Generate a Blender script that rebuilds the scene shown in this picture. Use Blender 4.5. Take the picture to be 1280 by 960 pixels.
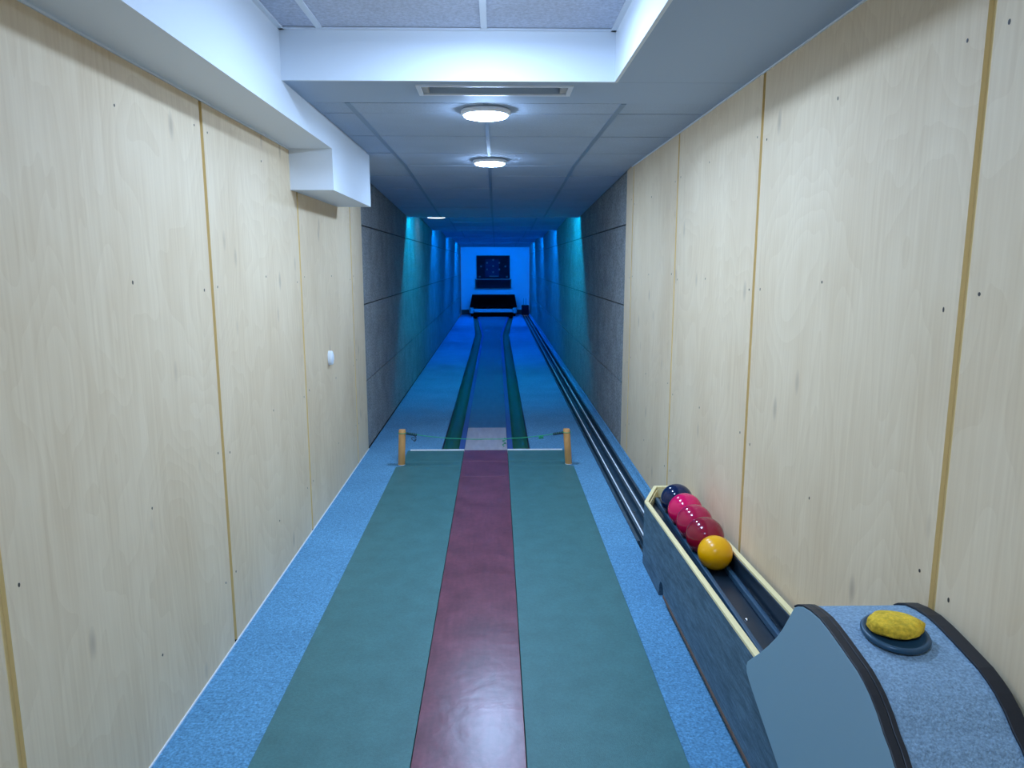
import bpy, bmesh, math, random
from mathutils import Vector, Matrix
random.seed(4)
for o in list(bpy.data.objects): bpy.data.objects.remove(o)
SC = bpy.context.scene; COL = SC.collection
# ------------------------------------------------------------------ camera
cam = bpy.data.cameras.new('camera'); co = bpy.data.objects.new('camera', cam); COL.objects.link(co)
cam.sensor_width = 36; cam.lens = 900/1280*36; cam.clip_start = .05; cam.clip_end = 60
co.location = (0, 0, 1.5); co.rotation_euler = (math.radians(90-9.46), 0, math.radians(-1.256))
SC.camera = co
# ------------------------------------------------------------------ world and view
w = bpy.data.worlds.new('world'); SC.world = w; w.use_nodes = True
w.node_tree.nodes['Background'].inputs[0].default_value = (.5, .6, .8, 1)
w.node_tree.nodes['Background'].inputs[1].default_value = .1
SC.view_settings.view_transform = 'Standard'; SC.view_settings.look = 'None'
SC.view_settings.gamma = 1; SC.view_settings.use_curve_mapping = False
SC.view_settings.exposure = 0.0
# lamp strengths (the room's own lamps)
LAMP = 212; LAMP_COL = (.54, .80, 1.24)
TUBES = [(8.8, (0.0, .42, .80), 190), (12.2, (0, .22, 1), 190), (15.6, (0, .20, 1), 190), (19.0, (0, .20, 1), 330)]
# ------------------------------------------------------------------ dimensions
H = 1.5
XL, XR = -1.05, 1.0
ZC = 2.205; ZT = 2.05; ZR = 2.39
YB, YF = -1.6, 21.8
YREC = 2.98; XREC = .48; XBEAM = -.83
# ------------------------------------------------------------------ materials
MATS = {}
def mat(name, base, rough=.6, spec=.5, emit=None, strength=0, metal=0, noise=None, bump=None, detail=None, coat=0):
    """noise=(scale, amount[, stretch xyz]) mottles the colour; bump=(scale, strength)"""
    m = bpy.data.materials.new(name); m.use_nodes = True; MATS[name] = m
    nt = m.node_tree; b = nt.nodes['Principled BSDF']
    b.inputs['Base Color'].default_value = (*base, 1); b.inputs['Roughness'].default_value = rough
    b.inputs['Specular IOR Level'].default_value = spec; b.inputs['Metallic'].default_value = metal
    b.inputs['Coat Weight'].default_value = coat
    if emit: b.inputs['Emission Color'].default_value = (*emit, 1); b.inputs['Emission Strength'].default_value = strength
    tc = nt.nodes.new('ShaderNodeTexCoord')
    last = None
    for lay in ([noise] if isinstance(noise, tuple) else (noise or [])):
        sc, am = lay[0], lay[1]; st = lay[2] if len(lay) > 2 else (1, 1, 1)
        mp = nt.nodes.new('ShaderNodeMapping'); mp.inputs['Scale'].default_value = st
        nt.links.new(tc.outputs['Object'], mp.inputs[0])
        n = nt.nodes.new('ShaderNodeTexNoise'); n.inputs['Scale'].default_value = sc; n.inputs['Detail'].default_value = 5
        nt.links.new(mp.outputs[0], n.inputs['Vector'])
        r = nt.nodes.new('ShaderNodeMapRange'); r.inputs[1].default_value = .3; r.inputs[2].default_value = .7
        r.inputs[3].default_value = 1-am; r.inputs[4].default_value = 1+am
        nt.links.new(n.outputs[0], r.inputs[0])
        mx = nt.nodes.new('ShaderNodeMix'); mx.data_type = 'RGBA'; mx.blend_type = 'MULTIPLY'; mx.inputs[0].default_value = 1
        if last: nt.links.new(last, mx.inputs[6])
        else: mx.inputs[6].default_value = (*base, 1)
        nt.links.new(r.outputs[0], mx.inputs[7]); last = mx.outputs[2]
    if last: nt.links.new(last, b.inputs['Base Color'])
    if bump:
        n = nt.nodes.new('ShaderNodeTexNoise'); n.inputs['Scale'].default_value = bump[0]; n.inputs['Detail'].default_value = 4
        nt.links.new(tc.outputs['Object'], n.inputs['Vector'])
        bp = nt.nodes.new('ShaderNodeBump'); bp.inputs['Strength'].default_value = bump[1]; bp.inputs['Distance'].default_value = .004
        nt.links.new(n.outputs[0], bp.inputs['Height']); nt.links.new(bp.outputs[0], b.inputs['Normal'])
    return m
def plywood(name, seed, base=(.88, .69, .46), dark=(.73, .53, .32)):
    """birch veneer: vertical grain, flame figure from a distorted height field"""
    m = bpy.data.materials.new(name); m.use_nodes = True; MATS[name] = m
    nt = m.node_tree; b = nt.nodes['Principled BSDF']; N = nt.nodes.new; L = nt.links.new
    b.inputs['Roughness'].default_value = .55; b.inputs['Specular IOR Level'].default_value = .25
    tc = N('ShaderNodeTexCoord')
    mp = N('ShaderNodeMapping'); mp.inputs['Location'].default_value = (seed*3.7, seed*1.9, seed*2.3); mp.inputs['Scale'].default_value = (1, 1, .45)
    L(tc.outputs['Object'], mp.inputs[0])
    fig = N('ShaderNodeTexNoise'); fig.inputs['Scale'].default_value = 1.7; fig.inputs['Detail'].default_value = 2.5; fig.inputs['Distortion'].default_value = .35
    L(mp.outputs[0], fig.inputs['Vector'])
    mul = N('ShaderNodeMath'); mul.operation = 'MULTIPLY'; mul.inputs[1].default_value = 26; L(fig.outputs[0], mul.inputs[0])
    frac = N('ShaderNodeMath'); frac.operation = 'FRACT'; L(mul.outputs[0], frac.inputs[0])
    r1 = N('ShaderNodeMapRange'); r1.inputs[1].default_value = .0; r1.inputs[2].default_value = 1; r1.inputs[3].default_value = .0; r1.inputs[4].default_value = .22
    L(frac.outputs[0], r1.inputs[0])
    mg = N('ShaderNodeMapping'); mg.inputs['Scale'].default_value = (60, 60, 1.6); L(tc.outputs['Object'], mg.inputs[0])
    gr = N('ShaderNodeTexNoise'); gr.inputs['Scale'].default_value = 1.5; gr.inputs['Detail'].default_value = 4; L(mg.outputs[0], gr.inputs['Vector'])
    r2 = N('ShaderNodeMapRange'); r2.inputs[1].default_value = .3; r2.inputs[2].default_value = .7; r2.inputs[3].default_value = 0; r2.inputs[4].default_value = .4
    L(gr.outputs[0], r2.inputs[0])
    ml = N('ShaderNodeMapping'); ml.inputs['Scale'].default_value = (1, 1, .5); ml.inputs['Location'].default_value = (seed, 5, seed); L(tc.outputs['Object'], ml.inputs[0])
    bl = N('ShaderNodeTexNoise'); bl.inputs['Scale'].default_value = 3.5; bl.inputs['Detail'].default_value = 6; L(ml.outputs[0], bl.inputs['Vector'])
    r3 = N('ShaderNodeMapRange'); r3.inputs[1].default_value = .35; r3.inputs[2].default_value = .75; r3.inputs[3].default_value = 0; r3.inputs[4].default_value = .5
    L(bl.outputs[0], r3.inputs[0])
    a1 = N('ShaderNodeMath'); a1.operation = 'ADD'; L(r1.outputs[0], a1.inputs[0]); L(r2.outputs[0], a1.inputs[1])
    a2 = N('ShaderNodeMath'); a2.operation = 'ADD'; a2.use_clamp = True; L(a1.outputs[0], a2.inputs[0]); L(r3.outputs[0], a2.inputs[1])
    mx = N('ShaderNodeMix'); mx.data_type = 'RGBA'; mx.inputs[6].default_value = (*base, 1); mx.inputs[7].default_value = (*dark, 1)
    L(a2.outputs[0], mx.inputs[0])
    mk = N('ShaderNodeMapping'); mk.inputs['Location'].default_value = (seed*.31, seed*.77, seed*.53); mk.inputs['Scale'].default_value = (1, 1.3, .55)
    L(tc.outputs['Object'], mk.inputs[0])
    vo = N('ShaderNodeTexVoronoi'); vo.inputs['Scale'].default_value = 4.5; L(mk.outputs[0], vo.inputs['Vector'])
    rk_ = N('ShaderNodeMapRange'); rk_.inputs[1].default_value = .03; rk_.inputs[2].default_value = .13; rk_.inputs[3].default_value = .55; rk_.inputs[4].default_value = 0
    L(vo.outputs['Distance'], rk_.inputs[0])
    mk2 = N('ShaderNodeMix'); mk2.data_type = 'RGBA'; mk2.inputs[7].default_value = (.42, .30, .20, 1)
    L(rk_.outputs[0], mk2.inputs[0]); L(mx.outputs[2], mk2.inputs[6]); L(mk2.outputs[2], b.inputs['Base Color'])
    return m
PLY = [plywood('birch_plywood', k) for k in range(4)]
M = MATS
mat('plywood_edge', (.85, .62, .28), .6)
mat('white_paint', (.80, .84, .88), .55)
mat('soffit_paint', (.42, .52, .66), .7)  # cool light cast put into the base colour; bounce alone stays neutral
mat('ceiling_tile', (.42, .51, .64), .85, noise=[(3, .05), (160, .10)], bump=(220, .3))  # same cool light cast put into the tile colour
mat('recess_tile', (.58, .62, .74), .85, noise=[(90, .16), (4, .04)], bump=(120, .6))
mat('grid_metal', (.24, .33, .45), .5)
mat('backing_dark', (.05, .045, .04), .9)
mat('felt_board', (.28, .28, .27), .95, noise=[(75, .45), (5, .15)], bump=(90, .8))
mat('carpet', (.13, .32, .50), 1.0, .1, noise=[(120, .36), (45, .15), (3, .08)], bump=(260, .9))
mat('carpet_hood', (.27, .39, .50), 1.0, .1, noise=[(190, .28), (60, .10, (1, 3, 1))], bump=(260, .9))
mat('green_mat', (.055, .165, .165), .48, .45, noise=[(9, .10), (120, .10)], bump=(300, .25))
mat('red_mat', (.17, .052, .070), .28, .75, noise=[(7, .22), (60, .12), (18, .12, (3, .4, 1))], bump=(14, .25))
mat('lane_board', (.07, .17, .25), .38, .5, noise=[(12, .08), (30, .10, (1, .1, 1))])
mat('lane_plate', (.46, .42, .44), .35, .5, noise=[(22, .14, (1, .2, 1))])
mat('gutter_green', (.02, .12, .06), .35, .5)
mat('gutter_blue', (.04, .10, .32), .6)
mat('black_rubber', (.012, .013, .018), .5)
mat('black_void', (.0006, .0006, .0008), .9, .02)
mat('white_line', (.9, .9, .9), .4)
mat('beech', (.70, .34, .11), .45, noise=[(30, .12, (1, 1, .15))])
mat('rope_green', (.02, .35, .16), .7)
mat('track_dark', (.035, .07, .10), .35, .5, noise=(20, .25))
mat('rail_metal', (.85, .90, .95), .35, metal=.1)
mat('rack_floor', (.012, .025, .04), .3, .5)
mat('rack_lip', (.03, .085, .14), .35, .6)
mat('pine_rim', (.95, .78, .40), .5, noise=[(30, .06, (4, .3, 1))])
mat('slate_wood', (.085, .145, .195), .55, .3, noise=[(14, .30, (1, .6, 3)), (60, .25, (1, .4, 4)), (150, .15)])
mat('brown_edge', (.16, .085, .05), .7)
mat('hood_laminate', (.25, .39, .47), .35, .4)
mat('screw_dark', (.06, .045, .035), .6)
mat('chrome', (.8, .8, .82), .2, metal=1)
mat('plastic_white', (.85, .88, .9), .35)
mat('ball_blue', (.004, .014, .06), .12, .5)
mat('rear_wall', (.30, .30, .30), .8)
mat('dim_lamp', (1, 1, 1), .4, emit=(.85, .95, 1), strength=3)
mat('ball_pink', (.75, .005, .11), .14, .5, noise=(5, .08), coat=.2)
mat('ball_crimson', (.46, .006, .06), .14, .5, noise=(5, .15), coat=.2)
mat('ball_maroon', (.27, .006, .028), .14, .5, noise=(5, .18), coat=.2)
mat('ball_yellow', (1.0, .46, .0), .28, .5, noise=(4, .08))
mat('dish_blue', (.02, .07, .12), .35, .5)
mat('sponge', (.88, .56, .04), .95, noise=[(25, .25), (120, .2)], bump=(140, 1))
mat('wall_plaster', (.68, .72, .78), .8)
mat('frame_dark', (.006, .006, .016), .6, .1)
mat('board_glass', (.003, .003, .008), .6, .08)
mat('board_print', (.01, .015, .045), .6, .1)
mat('dot_pale', (.22, .14, .13), .6, .1)
mat('pit_metal', (.40, .44, .46), .4)
mat('pit_corner', (.18, .32, .34), .4)
mat('lamp_white', (1, 1, 1), .4, emit=LAMP_COL, strength=LAMP)
mat('lamp_ring', (.82, .86, .92), .4)
mat('slot_inside', (.50, .50, .50), .5)
mat('tube_off', (.74, .74, .72), .3)
# ------------------------------------------------------------------ mesh helpers
def B(): return bmesh.new()
def bx(bm, x0, x1, y0, y1, z0, z1, mi=0):
    v = [bm.verts.new(p) for p in ((x0,y0,z0),(x1,y0,z0),(x1,y1,z0),(x0,y1,z0),(x0,y0,z1),(x1,y0,z1),(x1,y1,z1),(x0,y1,z1))]
    fs = []
    for q in ((3,2,1,0),(4,5,6,7),(0,1,5,4),(1,2,6,5),(2,3,7,6),(3,0,4,7)):
        f = bm.faces.new([v[i] for i in q]); f.material_index = mi; fs.append(f)
    return fs
def box(x0, x1, y0, y1, z0, z1): bm = B(); bx(bm, x0, x1, y0, y1, z0, z1); return bm
def prism_x(bm, pts, x0, x1):
    """outline of (y, z) points extruded in x"""
    a = [bm.verts.new((x0, y, z)) for y, z in pts]; b = [bm.verts.new((x1, y, z)) for y, z in pts]
    bm.faces.new(a); bm.faces.new(b[::-1])
    for i in range(len(pts)):
        j = (i+1) % len(pts); bm.faces.new((a[j], a[i], b[i], b[j]))
    return bm
def prism_z(bm, pts, z0, z1):
    a = [bm.verts.new((x, y, z0)) for x, y in pts]; b = [bm.verts.new((x, y, z1)) for x, y in pts]
    bm.faces.new(a[::-1]); bm.faces.new(b)
    for i in range(len(pts)):
        j = (i+1) % len(pts); bm.faces.new((a[i], a[j], b[j], b[i]))
    return bm
def tube(bm, pts, r, n=8, closed=False):
    pts = [Vector(p) for p in pts]; rings = []; K = len(pts)
    for i, p in enumerate(pts):
        if closed: t = pts[(i+1) % K]-pts[i-1]
        else: t = pts[min(i+1, K-1)]-pts[max(i-1, 0)]
        t.normalize(); up = Vector((0, 0, 1)) if abs(t.z) < .95 else Vector((1, 0, 0))
        u = t.cross(up).normalized(); v = t.cross(u)
        rr = r[i] if isinstance(r, (list, tuple)) else r
        rings.append([bm.verts.new(p+rr*(math.cos(a)*u+math.sin(a)*v)) for a in (2*math.pi*k/n for k in range(n))])
    for i in range(K if closed else K-1):
        A, C = rings[i], rings[(i+1) % K]
        for k in range(n): bm.faces.new((A[k], A[(k+1) % n], C[(k+1) % n], C[k]))
    if not closed: bm.faces.new(rings[0][::-1]); bm.faces.new(rings[-1])
    return bm
def lathe(bm, prof, cx, cy, n=40):
    """profile of (r, z), first and last r may be 0"""
    rings = []
    for r, z in prof:
        if r < 1e-6: rings.append([bm.verts.new((cx, cy, z))])
        else: rings.append([bm.verts.new((cx+r*math.cos(2*math.pi*k/n), cy+r*math.sin(2*math.pi*k/n), z)) for k in range(n)])
    for A, C in zip(rings, rings[1:]):
        for k in range(n):
            q = [A[k % len(A)], A[(k+1) % len(A)], C[(k+1) % len(C)], C[k % len(C)]]
            q = list(dict.fromkeys(q))
            if len(q) > 2: bm.faces.new(q)
    return bm
def obj(name, bm, m, parent=None, smooth=False, bevel=0, kind=None, label=None):
    bmesh.ops.recalc_face_normals(bm, faces=bm.faces)
    me = bpy.data.meshes.new(name); bm.to_mesh(me); bm.free()
    for x in (m if isinstance(m, (list, tuple)) else [m]): me.materials.append(M[x] if isinstance(x, str) else x)
    o = bpy.data.objects.new(name, me); COL.objects.link(o)
    if smooth:
        for p in me.polygons: p.use_smooth = True
    if bevel:
        b = o.modifiers.new('bevel', 'BEVEL'); b.width = bevel; b.segments = 2; b.limit_method = 'ANGLE'; b.angle_limit = .7
    if parent:
        o.parent = parent; o.matrix_parent_inverse = Matrix.Translation(parent.location).inverted()
    if kind: o['kind'] = kind
    if label: o['label'] = label
    return o
def tag(o, label, cat, group=None):
    o['label'] = label; o['category'] = cat
    if group: o['group'] = group
    return o
def thing(name, label, cat, loc, group=None):
    o = bpy.data.objects.new(name, None); COL.objects.link(o); o.location = loc; o.empty_display_size = .05
    return tag(o, label, cat, group)
def struct(name, bm, m, bevel=0): return obj(name, bm, m, bevel=bevel, kind='structure')
# ================================================================== SETTING
# ---- floor: slab with the carpet that lies both sides of the lane
fl = struct('floor', box(XL-.15, XR+.15, YB-.1, YF+.1, -.3, -.12), 'backing_dark')
MX0, MX1 = -.755, .581          # approach mats
LC = -.088                       # lane axis
YL = 5.70                        # foul line
TX0, TX1 = .765, .952            # ball return track
bm = B(); bx(bm, XL, MX0, YB, 5.235, -.12, 0); bx(bm, XL, -.722, 5.235, YL, -.12, 0)
def gut(y, side):                # (board edge, inner ledge edge, outer edge) offsets from the axis
    t = max(0, min(1, (y-15.4)/(20.8-15.4)))
    return .176+t*.225, .222+t*.225, .362+t*.215
pts = [(XL, YL), (LC-gut(YL,0)[2], YL), (LC-gut(15.4,0)[2], 15.4), (LC-gut(20.8,0)[2], 20.8), (LC-gut(20.8,0)[2], YF), (XL, YF)]
prism_z(bm, pts, -.12, 0); obj('carpet', bm, 'carpet', fl)
bm = B(); bx(bm, MX1, TX0, YB, 5.235, -.12, 0); bx(bm, TX0, XR, YB, 3.3, -.12, 0); bx(bm, .552, TX0, 5.235, YL, -.12, 0)
pts = [(LC+gut(YL,0)[2], YL), (TX0, YL), (TX0, YF), (LC+gut(20.8,0)[2], YF), (LC+gut(20.8,0)[2], 20.8), (LC+gut(15.4,0)[2], 15.4)]
prism_z(bm, pts, -.12, 0); obj('carpet', bm, 'carpet', fl)
# ---- side walls: backing, plywood sheets near, felt boards far
def side_wall(name, X, s, joints, yend):
    wl = struct(name, box(min(X+s*.022, X+s*.15), max(X+s*.022, X+s*.15), YB-.1, YF+.1, 0, 2.6), 'backing_dark')
    ys = [YB]+joints+[yend]
    for i, (a, b) in enumerate(zip(ys, ys[1:])):
        g = .013
        bm = B(); x0, x1 = sorted((X, X+s*.02))
        fs = bx(bm, x0, x1, a+g, b-g, .004, 2.6)
        for f in fs: f.material_index = 0 if abs(f.calc_center_median().x - X) < 1e-4 else 1
        p = obj('plywood_panel', bm, [PLY[i % 4] if s < 0 else PLY[(i+2) % 4], M['plywood_edge']], wl)
        if i: obj('joint_strip', box(*sorted((X+s*.010, X+s*.0215)), a-.006, a+.0125, .004, 2.6), 'plywood_edge', wl)
        bm = B()                                            # sunk screws and small knots
        for z in (.30, .79, 1.42, 1.95):
            for yy in (a+.06, (a+b)/2+.03, b-.06):
                if b-a < .7 and yy not in (a+.06,): continue
                yy += random.uniform(-.015, .015); zz = z+random.uniform(-.03, .03)
                c = Vector((X-s*.0006, yy, zz)); vs = []
                ry, rz = random.uniform(.003, .0042), random.uniform(.004, .006)
                for k in range(8):
                    t = 2*math.pi*k/8; vs.append(bm.verts.new(c+Vector((0, ry*math.cos(t), rz*math.sin(t)))))
                bm.faces.new(vs)
                q = bmesh.ops.extrude_face_region(bm, geom=list(bm.faces)[-1:])
                for v in [e for e in q['geom'] if isinstance(e, bmesh.types.BMVert)]: v.co.x += s*.003
        if len(bm.verts): obj('screw_hole', bm, 'screw_dark', wl, kind='stuff')
        else: bm.free()
    y = yend; zr = [.004, .56, 1.18, 1.80, 2.6]; first = True
    while y < YF-.01:
        y2 = min(y+1.25, YF)
        for z0, z1 in zip(zr, zr[1:]):
            x0, x1 = sorted((X+s*.006, X+s*.021))
            obj('felt_board', box(x0, x1, y+.002, y2-.002, z0+.005, z1-.005), 'felt_board', wl)
        y = y2
    return wl
wl = side_wall('wall_left', XL, -1, [1.455, 2.71, 3.94, 5.33], 5.78)
wr = side_wall('wall_right', XR, 1, [.28, 1.53, 2.80, 4.06, 5.37], 5.65)
struct('wall_back', box(XL, XR, YF, YF+.12, 0, 2.6), 'wall_plaster')
bm = box(XL, XR, YB-.12, YB, 0, 2.6); struct('wall_front', bm, 'rear_wall')
struct('baseboard_back', box(XL+.01, XR-.01, YF-.03, YF, 0, .14), 'backing_dark')
# carpeted cove along the foot of the right wall
bm = B(); prof = [(.956, 0), (.956, .012), (.966, .016), (.978, .025), (.986, .036), (.992, .052), (.9995, .058), (.9995, 0)]
a = [bm.verts.new((x, 3.6, z)) for x, z in prof]; b = [bm.verts.new((x, YF-.03, z)) for x, z in prof]
for i in range(len(prof)): j = (i+1) % len(prof); bm.faces.new((a[i], a[j], b[j], b[i]))
bm.faces.new(a); bm.faces.new(b[::-1]); struct('baseboard_right', bm, 'carpet')
struct('carpet_edge_glint', box(XL, XL+.004, YB, 5.78, 0, .005), 'white_paint')  # thin white strip stands in for the glints along the carpet edge
# ---- ceiling
bm = B(); bx(bm, XL-.15, XR+.15, YB-.1, YF+.1, 2.6, 2.7)
ce = struct('ceiling', bm, 'soffit_paint')
bm = B()                          # plasterboard soffit with the opening for the slot light
bx(bm, XREC, XR, YB, YREC, ZC, 2.6)
SX0, SX1, SY0, SY1 = -.305, .300, 3.045, 3.185
bx(bm, XBEAM, XR, YREC+.003, SY0, ZC, 2.6) ; bx(bm, XBEAM, XR, SY1, 3.36, ZC, 2.6)
bx(bm, XBEAM, SX0, SY0, SY1, ZC, 2.6); bx(bm, SX1, XR, SY0, SY1, ZC, 2.6); bx(bm, SX0, SX1, SY0, SY1, ZC+.06, 2.6)
obj('plasterboard_soffit', bm, 'soffit_paint', ce)
bm = B(); bx(bm, XBEAM, XREC, YREC-.012, YREC+.002, ZC-.001, ZR+.02); bx(bm, XREC-.012, XREC+.001, YB, YREC-.012, ZC-.001, ZR+.02)
obj('recess_fascia', bm, 'white_paint', ce)
# recess: tiles, bars and edge angle
bars = [-.655, -.043, .572]
xs = [XBEAM, -.672, -.043, XREC-.012]; ys = [YREC-.03-.62*k for k in range(8)]
for i in range(3):
    for k in range(7):
        obj('ceiling_tile', box(xs[i]+.004, xs[i+1]-.004, ys[k+1]+.003, ys[k]-.003, ZR+.004, ZR+.02), 'recess_tile', ce)
for X in xs[1:3]: obj('grid_bar', box(X-.012, X+.012, ys[7], YREC-.012, ZR-.002, ZR+.004), 'lamp_ring', ce)
bm = B(); bx(bm, XBEAM, XBEAM+.02, YB, YREC-.012, ZR-.003, ZR+.003); bx(bm, XREC-.032, XREC-.012, YB, YREC-.012, ZR-.003, ZR+.003)
bx(bm, XBEAM, XREC-.012, YREC-.03, YREC-.012, ZR-.003, ZR+.003)
obj('edge_angle', bm, 'lamp_ring', ce)
# tile fields; every field beyond 5.43 m slopes down to a lip with a lamp hidden behind it
def field(y0, z0, y1, z1, rows, boxed=0):
    def zz(y): return z0+(z1-z0)*(y-y0)/(y1-y0)
    for r0, r1 in zip(rows, rows[1:]):
        xl = XBEAM if (r0+r1)/2 < 4.93 else XL
        cols = [xl]+bars+[XR]
        for c0, c1 in zip(cols, cols[1:]):
            d = random.uniform(-.0012, .0012)
            q = .0045+.0005*r0; P = [(r0+q, zz(r0+q)+d), (r1-q, zz(r1-q)+d), (r1-q, zz(r1-q)+.016), (r0+q, zz(r0+q)+.016)]
            obj('ceiling_tile', prism_x(B(), P, c0+.006, c1-.006), 'ceiling_tile', ce)
    for X in bars:
        obj('grid_bar', prism_x(B(), [(y0, z0-.003), (y1, z1-.003), (y1, z1+.001), (y0, z0+.001)], X-.012, X+.012), 'grid_metal', ce)
    obj('tile_backing', prism_x(B(), [(y0, z0+.02), (y1, z1+.02), (y1, z1+.05), (y0, z0+.05)], XL+.002, XR-.002), 'black_void', ce)
field(3.36, ZC, 5.43, ZC, [3.36, 3.59, 4.21, 4.83, 5.43])
lips = [5.43]+[t[0] for t in TUBES]+[YF]
for i, (y0, y1) in enumerate(zip(lips, lips[1:])):
    st = y0 if i == 0 else y0+.04
    z1 = ZT if i < 4 else 2.0
    n = 5
    if i == 0: rows = [st, 5.87, 6.53, 7.20, 7.88, y1-.02]
    else: rows = [st+(y1-.02-st)*k/n for k in range(n+1)]
    field(st, ZC, y1-.02, z1, rows)
    if i < 4: obj('lamp_baffle', box(XL+.002, XR-.002, y1-.02, y1, z1-.004, 2.6), 'soffit_paint', ce)
struct('trim_1', prism_x(B(), [(YB, 2.078), (3.82, 2.078), (3.82, 1.874), (4.93, 1.874), (4.93, ZC+.3), (YB, ZC+.3)], XL, XBEAM), 'white_paint')
bm = B(); bx(bm, XR-.006, XR, YB, 5.43, ZC-.006, ZC-.0005); bx(bm, XL, XL+.006, YB, 3.82, 2.071, 2.0775)
struct('trim_2', bm, 'white_paint')
# ================================================================== LAMPS
def lamp(x, y, zc, label, r=.115, glow='lamp_white'):
    t = thing('ceiling_lamp', label, 'lamp', (x, y, zc), 'round ceiling lamps')
    obj('lamp_ring', lathe(B(), [(0, zc-.0035), (r-.004, zc-.0035), (r, zc-.008), (r, zc-.020), (r-.010, zc-.027), (0, zc-.027)], x, y, 48), 'lamp_ring', t, smooth=True)
    obj('diffuser', lathe(B(), [(0, zc-.036), (r-.03, zc-.036), (r-.018, zc-.033), (r-.013, zc-.0272)], x, y, 48), glow, t, smooth=True)
lamp(-.043, 2.42, ZR, 'lit round ceiling lamp in the raised recess at the top edge of the photo')
lamp(-.043, .1, ZR, 'lit round ceiling lamp in the recess above the viewer, outside the photo')
lamp(-.045, 3.50, ZC, 'lit round ceiling lamp just beyond the unlit slot light')
lamp(-.04, 5.12, ZC, 'lit round white ceiling lamp farther down the flat tiles, before the ceiling slopes')
lamp(-.80, 9.93, 2.146, 'distant lamp near the left wall, a thin bright sliver under the first ceiling lip', r=.135, glow='dim_lamp')
for k, (y, c, s) in enumerate(TUBES):
    m = mat('tube_glow', (1, 1, 1), .4, emit=c, strength=s)
    words = ['cyan', 'blue', 'blue', 'blue'][k]; at = ['first', 'second', 'third', 'fourth'][k]
    t = thing('tube_lamp', f'{words} glowing tube lamp hidden behind the {at} ceiling lip down the alley', 'lamp', (0, y+.08, ZC-.06), 'coloured tube lamps behind the ceiling lips')
    obj('batten', box(-.97, .92, y+.05, y+.11, ZC-.035, ZC-.01), 'white_paint', t)
    obj('tube', tube(B(), [(-.95, y+.08, ZC-.06), (.90, y+.08, ZC-.06)], .014, 10), m, t, smooth=True)
    for hx in (-.97, .90): obj('tube_holder', box(hx, hx+.02, y+.06, y+.10, ZC-.08, ZC-.0355), 'white_paint', t)
# unlit slot light
t = thing('slot_light', 'unlit narrow recessed strip light in the smooth soffit in front of the tiles', 'light', (0, 3.115, ZC))
bm = B(); q = .014
bx(bm, SX0-q, SX1+q, SY0-q, SY0+.003, ZC-.006, ZC); bx(bm, SX0-q, SX1+q, SY1-.003, SY1+q, ZC-.006, ZC)
bx(bm, SX0-q, SX0+.004, SY0+.003, SY1-.003, ZC-.006, ZC); bx(bm, SX1-.004, SX1+q, SY0+.003, SY1-.003, ZC-.006, ZC)
obj('frame', bm, 'lamp_ring', t)
bm = B(); bx(bm, SX0+.002, SX1-.002, SY0+.002, SY1-.002, ZC+.045, ZC+.055)
bx(bm, SX0+.002, SX0+.03, SY0+.002, SY1-.002, ZC+.002, ZC+.045); bx(bm, SX1-.03, SX1-.002, SY0+.002, SY1-.002, ZC+.002, ZC+.045)
obj('reflector', bm, 'slot_inside', t)
obj('tube', tube(B(), [(SX0+.03, 3.12, ZC+.025), (SX1-.03, 3.12, ZC+.025)], .013, 10), 'tube_off', t, smooth=True)
# ================================================================== APPROACH
ap = thing('bowling_approach', 'bowling run-up of two green mats with a dark red strip down the middle', 'approach', (LC, 2, 0))
g = .0025; r0, r1 = LC-.176, LC+.176
def slab(name, x0, x1, y0, y1, z1, m, par=ap, label=None): return obj(name, box(x0+g/2, x1-g/2, y0+g/2, y1-g/2, -.03, z1), m, par, bevel=.0015, label=label)
for x0, x1, a in ((MX0, r0, -.722), (r1, MX1, .552)):
    slab('side_mat', x0, x1, YB, 5.235, .004, 'green_mat')
    if x0 < 0: slab('mat_end', a, r0, 5.235, 5.37, .004, 'green_mat'); slab('mat_end', a, r0, 5.37, YL, .005, 'green_mat')
    else: slab('mat_end', r1, a, 5.235, 5.37, .004, 'green_mat'); slab('mat_end', r1, a, 5.37, YL, .005, 'green_mat')
for a, b in ((YB, 4.97), (4.97, 5.37), (5.37, YL)): slab('centre_strip', r0, r1, a, b, .005, 'red_mat', label='dark red centre strip')
for x0, x1 in ((-.70, r0), (r1, .535)): obj('foul_line', box(x0, x1, YL-.012, YL+.016, -.02, .010), 'white_line', ap, label='white foul line')
obj('approach_base', box(-.70, .53, YB, YL, -.12, -.031), 'backing_dark', ap)
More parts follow.
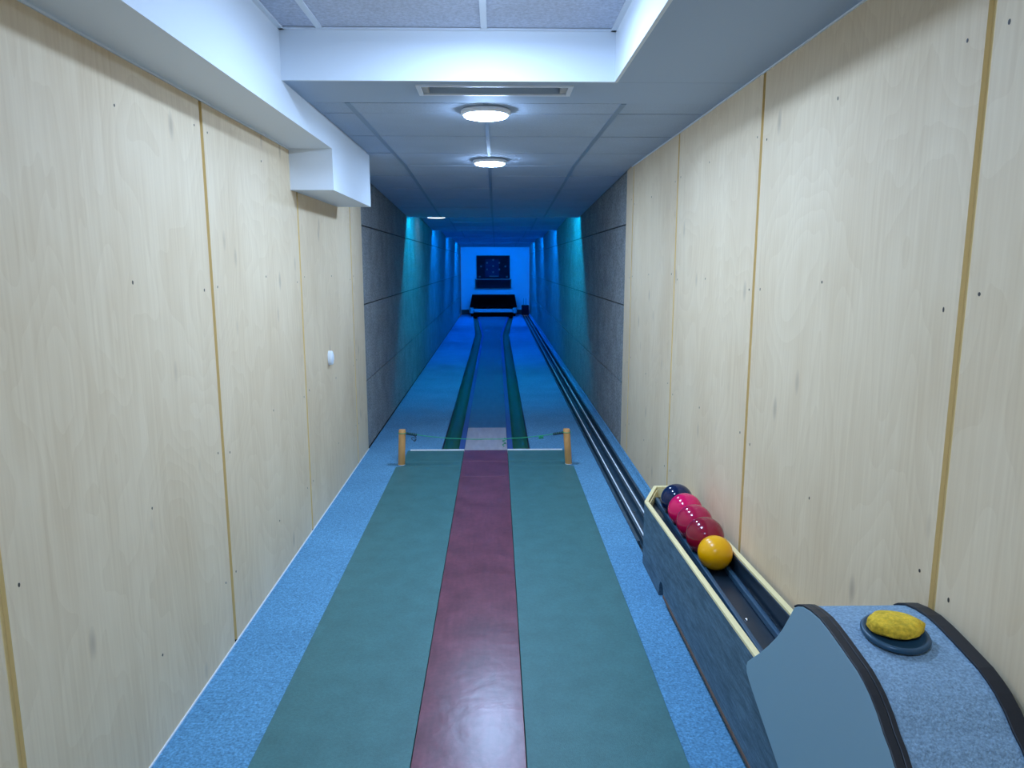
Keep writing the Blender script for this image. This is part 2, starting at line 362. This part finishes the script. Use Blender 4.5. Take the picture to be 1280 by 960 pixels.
# ================================================================== LANE
la = thing('bowling_lane', 'long narrow bowling lane with dark green gutters that widens before the pit', 'lane', (LC, 6, 0))
yy = [6.52]+[8.0+1.85*k for k in range(4)]+[15.4, 16.75, 18.1, 19.45, 20.8]
yy[4:5] = [13.6]
slab('start_plate', r0, r1, YL+.018, 6.52, .004, 'lane_plate', la, 'pale lilac grey start plate')
for a, b in zip(yy, yy[1:]):
    P = [(LC-gut(a,0)[0], a+.001), (LC+gut(a,0)[0], a+.001), (LC+gut(b,0)[0], b-.001), (LC-gut(b,0)[0], b-.001)]
    obj('lane_board', prism_z(B(), P, -.10, .003), 'lane_board', la)
for s in (-1, 1):
    ys = [YL+.017, 15.4, 20.8]
    bm = B()
    for a, b in zip(ys, ys[1:]):
        P = [(LC+s*(gut(a,0)[0]+.002), a), (LC+s*gut(a,0)[1], a), (LC+s*gut(b,0)[1], b), (LC+s*(gut(b,0)[0]+.002), b)]
        prism_z(bm, P if s > 0 else P[::-1], -.10, -.004)
    obj('gutter_ledge', bm, 'gutter_blue', la)
    bm = B(); rings = []
    for y in ys:
        i, o = gut(y, 0)[1], gut(y, 0)[2]-.012; c, hw = (i+o)/2, (o-i)/2; ring = []
        for k in range(11):
            t = math.pi*k/10; ring.append(bm.verts.new((LC+s*(c-hw*math.cos(t)), y, -.006-.05*math.sin(t))))
        for k in range(10, -1, -1):
            t = math.pi*k/10; ring.append(bm.verts.new((LC+s*(c-hw*math.cos(t)), y, -.012-.052*math.sin(t))))
        rings.append(ring)
    for A, C in zip(rings, rings[1:]):
        for k in range(len(A)): j = (k+1) % len(A); bm.faces.new((A[k], A[j], C[j], C[k]))
    obj('gutter', bm, 'gutter_green', la, smooth=True)
    bm = B()
    for a, b in zip(ys, ys[1:]):
        P = [(LC+s*(gut(a,0)[2]-.012), a), (LC+s*(gut(a,0)[2]-.001), a), (LC+s*(gut(b,0)[2]-.001), b), (LC+s*(gut(b,0)[2]-.012), b)]
        prism_z(bm, P if s > 0 else P[::-1], -.06, .006)
    obj('gutter_edge', bm, 'black_rubber', la)
# ================================================================== POSTS AND ROPE
def post(x, y, dx, label):
    t = thing('wooden_post', label, 'post', (x, y, 0), 'posts holding the rope')
    bm = B(); z0 = .0045; hh = .275
    lathe(bm, [(0, z0), (.0245, z0), (.026, z0+.003), (.026, hh-.004), (.0235, hh), (0, hh)], x, y, 28)
    for v in bm.verts: v.co.x += dx*(v.co.z-z0)/hh
    o = obj('shaft', bm, 'beech', t, smooth=True); e = o.modifiers.new('split', 'EDGE_SPLIT'); e.split_angle = .6
    bm = B(); lathe(bm, [(.0255, z0), (.0275, z0), (.0275, z0+.003), (.0255, z0+.003)], x, y, 28); obj('base_ring', bm, 'rail_metal', t)
post(-.719, 5.285, .012, 'short round wooden post standing at the left end of the foul line')
post(.546, 5.285, -.02, 'short round wooden post standing at the right end of the foul line')
rp = thing('rope', 'thin green rope sagging between the two short wooden posts', 'rope', (-.09, 5.285, .2))
P = []
for k in range(41):
    u = k/40; x = -.681+u*(.502+.681); P.append((x, 5.285+.003*math.sin(u*40), .198+.052*(2*u-1)**2*abs(2*u-1)**.2))
obj('cord', tube(B(), P, .0028, 6), 'rope_green', rp, smooth=True)
for s, x0, x1, z0, z1 in ((-1, -.681, -.600, .249, .236), (1, .505, .425, .249, .237)):
    bm = B()
    tube(bm, [(x0+(x1-x0)*k/60, 5.285+.011*math.cos(k*.9), z0+(z1-z0)*k/60-.002+.010*math.sin(k*.9)) for k in range(61)], .0026, 5)
    obj('rope_coil', bm, 'black_rubber', rp, smooth=True, label='dark coiled rope end')
    x = -.681 if s < 0 else .505; px = -.688 if s < 0 else .498
    bm = B(); ring_c = -.708 if s < 0 else .527
    tube(bm, [(ring_c+.030*math.cos(2*math.pi*k/24), 5.285+.030*math.sin(2*math.pi*k/24), .251) for k in range(24)], .0026, 6, closed=True)
    obj('rope_loop', bm, 'rope_green', rp, smooth=True)
bm = B()
tube(bm, [(-.62+.018*math.sin(k*.5), 5.27, .225-.0018*k+.006*math.cos(k*.8)) for k in range(20)], .0024, 5)
obj('rope_tail', bm, 'black_rubber', rp, smooth=True)
bm = B()
tube(bm, [(.058+.012*math.sin(k*.55), 5.285+.010*math.cos(k*.7), .205-.0026*k) for k in range(24)], .0034, 6)
obj('rope_knot', bm, 'rope_green', rp, smooth=True)
bm = B(); tube(bm, [(.335+.016*math.cos(k*.7), 5.285+.008*math.sin(k), .211+.009*math.sin(k*.9)) for k in range(26)], .0032, 6)
obj('rope_knot', bm, 'rope_green', rp, smooth=True)
# ================================================================== RETURN TRACK
tr = thing('ball_return_track', 'dark floor track with two pale rails along the right wall', 'track', (.86, 5, 0))
ya, yb = 3.72, YF-.25
obj('channel', box(TX0, TX1, 3.30, yb, -.10, -.035), 'track_dark', tr)
obj('channel_side', box(TX0, TX0+.016, 3.72, yb, -.035, .010), 'track_dark', tr)
obj('channel_side', box(TX1-.012, TX1, 3.72, yb, -.035, .010), 'track_dark', tr)
for X in (.820, .898):
    obj('rail', tube(B(), [(X, ya, .004), (X, yb, .004)], .0045, 8), 'rail_metal', tr, smooth=True)
    obj('rail_bed', box(X-.016, X+.016, ya, yb, -.035, -.001), 'track_dark', tr)
bm = B()
for k in range(16): lathe(bm, [(.006, -.034), (.005, -.030), (0, -.029)], .859, 4.3+1.05*k, 10)
obj('screw_head', bm, 'chrome', tr, kind='stuff')
# ================================================================== BALL RACK
rk = thing('ball_rack', 'slate blue wooden ball trough with pale wood rim by the right wall', 'ball rack', (.86, 2.7, 0))
X0, X1 = .740, .975; T = .021
def rim(y): return .327+(3.45-y)*(.063/1.56)
# left side with foot and arched notch
N = [(3.45, rim(3.45)-.012), (3.45, .001), (3.085, .001), (3.078, .055), (3.06, .078), (3.035, .086), (3.01, .078), (2.995, .046), (1.05, .046), (1.05, .36), (1.30, rim(1.30)-.012)]
obj('side_panel', prism_x(B(), N, X0, X0+T), 'slate_wood', rk)
obj('side_panel', prism_x(B(), [(3.45, rim(3.45)-.012), (3.45, .001), (1.05, .02), (1.05, .36), (1.30, rim(1.30)-.012)], X1-T, X1), 'slate_wood', rk)
obj('bottom_edge', box(X0-.003, X0+T, 1.05, 2.993, .033, .0455), 'brown_edge', rk, label='brown worn bottom edge')
E = [(X0, 3.45), (.842, 3.705), (.95, 3.705), (X1, 3.62), (X1, 3.45)]; E2 = [(X1-T, 3.45), (X1-T, 3.61), (.94, 3.705-T), (.853, 3.705-T), (X0+T, 3.45)]
zt = rim(3.45)
obj('end_panel', prism_z(B(), E+E2, .03, zt-.012), 'slate_wood', rk)
obj('rim', prism_z(B(), E+E2, zt-.0115, zt), 'pine_rim', rk, bevel=.002)
obj('end_lining', prism_z(B(), [(X0+T, 3.447), (.853, 3.705-T-.001), (.94, 3.705-T-.001), (X1-T, 3.60), (X1-T-.005, 3.60), (.937, 3.677), (.857, 3.677), (X0+T+.007, 3.447)], .25, zt-.013), 'pine_rim', rk)
for xa in (X0, X1-T):
    obj('rim', prism_x(B(), [(3.449, rim(3.449)-.0115), (3.449, rim(3.449)), (1.60, rim(1.60)), (1.60, rim(1.6)-.0115)], xa, xa+T), 'pine_rim', rk, bevel=.002)
obj('trough_floor', box(X0+T+.001, X1-T-.001, 1.60, 3.44, .262, .272), 'rack_floor', rk)
bm = prism_z(B(), [(X0+T+.008, 3.44), (X1-T-.006, 3.44), (X1-T-.006, 3.60), (.937, 3.676), (.857, 3.676)], .262, .272); obj('trough_floor', bm, 'rack_floor', rk)
for X in (.834, .930):
    obj('rail', box(X-.009, X+.009, 1.60, 3.60, .2725, .297), 'rack_lip', rk, bevel=.004)
for xa, xb in ((X0+T+.001, .812), (.942, X1-T-.001)):
    obj('inner_ledge', box(xa, xb, 1.60, 3.43, .2725, .286), 'rack_floor', rk)
obj('screw_head', lathe(B(), [(.0075, .2722), (.006, .277), (0, .279)], .872, 2.33, 16), 'chrome', rk, smooth=True)
# ---- balls
def ball(x, y, r, m, label, name='bowling_ball'):
    bm = B(); bmesh.ops.create_uvsphere(bm, u_segments=48, v_segments=28, radius=r)
    z = .2970+math.sqrt(r*r-.046**2)-.0005
    o = obj(name, bm, m, smooth=True); o.location = (x, y, z)
    return tag(o, label, 'ball', 'bowling balls in the trough')
RX = .882
for xa, xb in ((X0+T+.0003, X0+T+.004), (X1-T-.004, X1-T-.0003)): obj('inner_lining', prism_x(B(), [(1.60, .2875), (3.43, .2875), (3.43, rim(3.43)-.014), (1.60, rim(1.6)-.014)], xa, xb), 'rack_floor', rk)
ball(RX, 2.742, .0690, 'ball_yellow', 'plain yellow bowling ball, nearest of the row in the trough')
ball(RX, 2.890, .080, 'ball_maroon', 'dark crimson bowling ball right behind the yellow one')
ball(RX, 3.051, .080, 'ball_crimson', 'crimson bowling ball in the middle of the five, between dark crimson and pink ones')
ball(RX, 3.212, .080, 'ball_pink', 'bright pink-red bowling ball in front of the dark blue one')
ball(RX, 3.371, .078, 'ball_blue', 'dark blue bowling ball at the far end of the trough')
# ================================================================== HOOD
hd = thing('ball_return_hood', 'grey-blue carpeted hood with black edging over the near end of the trough', 'ball return', (.85, 1.3, 0))
top = [(1.612, .670), (1.600, .687), (1.583, .699), (1.555, .712), (1.516, .721), (1.47, .7255), (1.43, .723), (1.38, .7165), (1.33, .709), (1.298, .704), (1.27, .695), (1.245, .684), (1.217, .666), (1.19, .642), (1.166, .626), (1.115, .578), (1.07, .524), (1.035, .46), (1.01, .38), (.995, .28), (.985, .15), (.985, .012)]
left = [(1.35, .012), (1.40, .10), (1.60, .225), (1.78, .300), (1.860, .335), (1.880, .348), (1.886, .366), (1.878, .384), (1.84, .418), (1.79, .462), (1.735, .515), (1.69, .562), (1.657, .603), (1.63, .642)]
HX0, HX1 = .712, .985
obj('side_cheek', prism_x(B(), top+left, HX0, HX0+.018), 'hood_laminate', hd, bevel=.002)
obj('side_cheek', prism_x(B(), top+left, HX1-.014, HX1), 'hood_laminate', hd, bevel=.002)
def ribbon(name, pts, x0, x1, off0, off1, m, smooth=True):
    bm = B(); outer, inner = [], []
    for i, p in enumerate(pts):
        a, b = pts[max(i-1, 0)], pts[min(i+1, len(pts)-1)]
        t = Vector((b[0]-a[0], b[1]-a[1])).normalized(); n = Vector((-t.y, t.x))
        if n.y < 0: n = -n
        if n.x > 0 and b[1] < .6: n = Vector((-n.x, n.y))
        outer.append((p[0]+n.x*off1, p[1]+n.y*off1)); inner.append((p[0]+n.x*off0, p[1]+n.y*off0))
    o = obj(name, prism_x(bm, outer+inner[::-1], x0, x1), m, hd, bevel=.002)
    return o
tt = top[1:]
ribbon('edge_strip', tt, HX0-.0005, HX0+.0186, .0003, .005, 'black_rubber')
ribbon('edge_strip', tt, HX0+.0187, HX0+.031, -.012, .005, 'black_rubber')
ribbon('edge_strip', tt, HX1-.032, HX1+.001, .0005, .006, 'black_rubber')
# carpet cover follows the hump, finely subdivided
ribbon('carpet_cover', top, HX0+.0315, HX1-.0145, -.016, 0, 'carpet_hood')
bm = B(); bx(bm, HX0+.02, HX1-.016, 1.575, 1.59, .45, .674); obj('front_flap', bm, 'black_rubber', hd)
obj('bolt', tube(B(), [(HX0-.006, 1.315, .42), (HX0, 1.315, .42)], .006, 12), 'chrome', hd)
# dish and sponge: both follow the slight slope of the cover
DX, DY = .842, 1.400
sl = .125
dz = .7200
def tilt(o, c):
    o.rotation_euler = (sl, 0, 0); o.location = c
d = thing('dish', 'round dark blue rubber dish on top of the carpeted hood', 'dish', (DX, DY, dz))
o1 = obj('rim', lathe(B(), [(0, .0), (.056, 0), (.066, .004), (.068, .009), (.065, .014), (.060, .015), (.055, .010), (.050, .006), (0, .005)], 0, 0, 48), 'dish_blue', None, smooth=True)
o1.name = 'bowl'; o1.parent = d; d.rotation_euler = (sl, 0, 0); d.location = (DX, DY, dz+.001)
bm = B(); bmesh.ops.create_icosphere(bm, subdivisions=5, radius=1)
from mathutils import noise as mn
for v in bm.verts:
    c = v.co.copy(); th = math.atan2(c.y, c.x)
    sx = .058; sy = .036
    x = c.x*sx; y = c.y*sy
    if c.x > 0: y *= 1-.50*c.x**2                                    # pointed right end
    k = abs(c.z)**.5*(1 if c.z > 0 else -1)
    hi = .021+.006*max(0, -c.x)-.005*max(0, c.x)+.003*c.y            # thick back, thin tip
    z = k*(hi if k > 0 else .016)
    y *= 1-.10*max(0, k)
    nz = mn.noise(c*1.8)*.09+mn.noise(c*14)*.012
    v.co = Vector((x*(1+nz), y*(1+nz), z*(1+nz)+.0235))
sp = obj('sponge', bm, 'sponge', smooth=True); sp.location = (DX+.004, DY+.004, dz+.0015); sp.rotation_euler = (sl, 0, math.radians(-8))
tag(sp, 'worn yellow sponge lying in the round dark dish on the hood', 'sponge')
# ================================================================== LIGHT SWITCH
sw = thing('light_switch', 'small white oval switch on the left plywood wall', 'switch', (XL, 4.50, .92))
bm = B(); a = []
def oval(x, ry, rz): return [bm.verts.new((x, 4.50+ry*math.cos(2*math.pi*k/24), .92+rz*math.sin(2*math.pi*k/24)+0*x)) for k in range(24)]
R1, R2, R3 = oval(XL+.001, .032, .045), oval(XL+.020, .032, .045), oval(XL+.027, .024, .037)
for A, C in ((R1, R2), (R2, R3)):
    for k in range(24): j = (k+1) % 24; bm.faces.new((A[k], A[j], C[j], C[k]))
bm.faces.new(R1); bm.faces.new(R3); obj('housing', bm, 'plastic_white', sw, smooth=False)
obj('rocker', box(XL+.027, XL+.031, 4.487, 4.513, .905, .938), 'plastic_white', sw, bevel=.001)
# ================================================================== FAR END
fb = thing('score_board', 'dark framed pin indicator board on the blue end wall above the pit', 'scoreboard', (-.09, YF, 1.4))
BX0, BX1, BZ0, BZ1 = -.58, .41, 1.07, 1.75
obj('casing', box(BX0, BX1, YF-.07, YF-.002, BZ0, BZ1), 'frame_dark', fb)
obj('face', box(BX0+.035, BX1-.035, YF-.076, YF-.0705, BZ0+.02, BZ1-.045), 'board_glass', fb)
obj('printed_panel', box(-.32, .09, YF-.078, YF-.0763, 1.12, 1.64), 'board_print', fb)
for u, v in ((616.5,325.5),(609,329),(624,329),(601.7,333.3),(616.5,333),(631.5,333.3),(624,337),(609,337),(616.5,340.3)):
    x = (u-620)*.0242; z = 1.5+(330-v)*.0242+.01; bm = B()
    bmesh.ops.create_cone(bm, cap_ends=True, segments=14, radius1=.028, radius2=.028, depth=.004, matrix=Matrix.Translation((x, YF-.081, z)) @ Matrix.Rotation(math.pi/2, 4, 'X'))
    obj('indicator', bm, 'dot_pale', fb)
obj('caption_strip', box(-.20, .08, YF-.081, YF-.0785, 1.125, 1.155), 'dot_pale', fb)
for s in (BX0+.07, BX1-.11): obj('indicator', box(s, s+.05, YF-.081, YF-.0765, 1.10, 1.15), 'dot_pale', fb)
cb = thing('number_display', 'long dark display box mounted right under the framed board on the end wall', 'display', (-.09, YF, .9))
obj('casing', box(-.62, .45, YF-.10, YF-.002, .79, 1.04), 'frame_dark', cb)
obj('face', box(-.56, .40, YF-.106, YF-.1005, .87, 1.0), 'board_glass', cb)
for s in (-.625, .43): obj('bracket', box(s, s+.025, YF-.115, YF-.002, .80, 1.06), 'dot_pale', cb)
pit = thing('pin_pit', 'black pin pit hood with a grey front bar at the end of the lane', 'pit', (LC, 21.2, 0))
bm = B()
v = [bm.verts.new(p) for p in ((-.76,20.85,.27),(.60,20.85,.27),(.555,21.75,.60),(-.715,21.75,.60),(-.76,21.78,.27),(.60,21.78,.27),(.555,21.78,.60),(-.715,21.78,.60))]
for q in ((0,1,2,3),(4,5,6,7),(0,1,5,4),(2,3,7,6),(1,5,6,2),(0,4,7,3)): bm.faces.new([v[i] for i in q])
obj('hood', bm, 'black_void', pit)
obj('front_bar', box(-.63, .46, 20.82, 20.86, .13, .225), 'pit_metal', pit)
for x in (-.70, .53):
    obj('corner_bracket', lathe(B(), [(0, .10), (.07, .10), (.075, .13), (.07, .22), (.04, .26), (0, .265)], x, 20.86, 16), 'pit_corner', pit, smooth=True)
    obj('side_board', box(x-.03, x+.03, 20.94, 21.75, .01, .268), 'black_void', pit)
obj('dark_curtain', box(-.66, .485, 20.803, 20.818, -.1, .122), 'black_void', pit)
bl = thing('ball_lift', 'small dark box with two thin posts in the far right corner', 'box', (.84, 21.4, 0))
obj('housing', box(.755, .965, 21.30, 21.55, .012, .30), 'frame_dark', bl, bevel=.01)
for x in (.80, .87): obj('post', box(x, x+.02, 21.4, 21.42, .30, .50), 'pit_corner', bl)
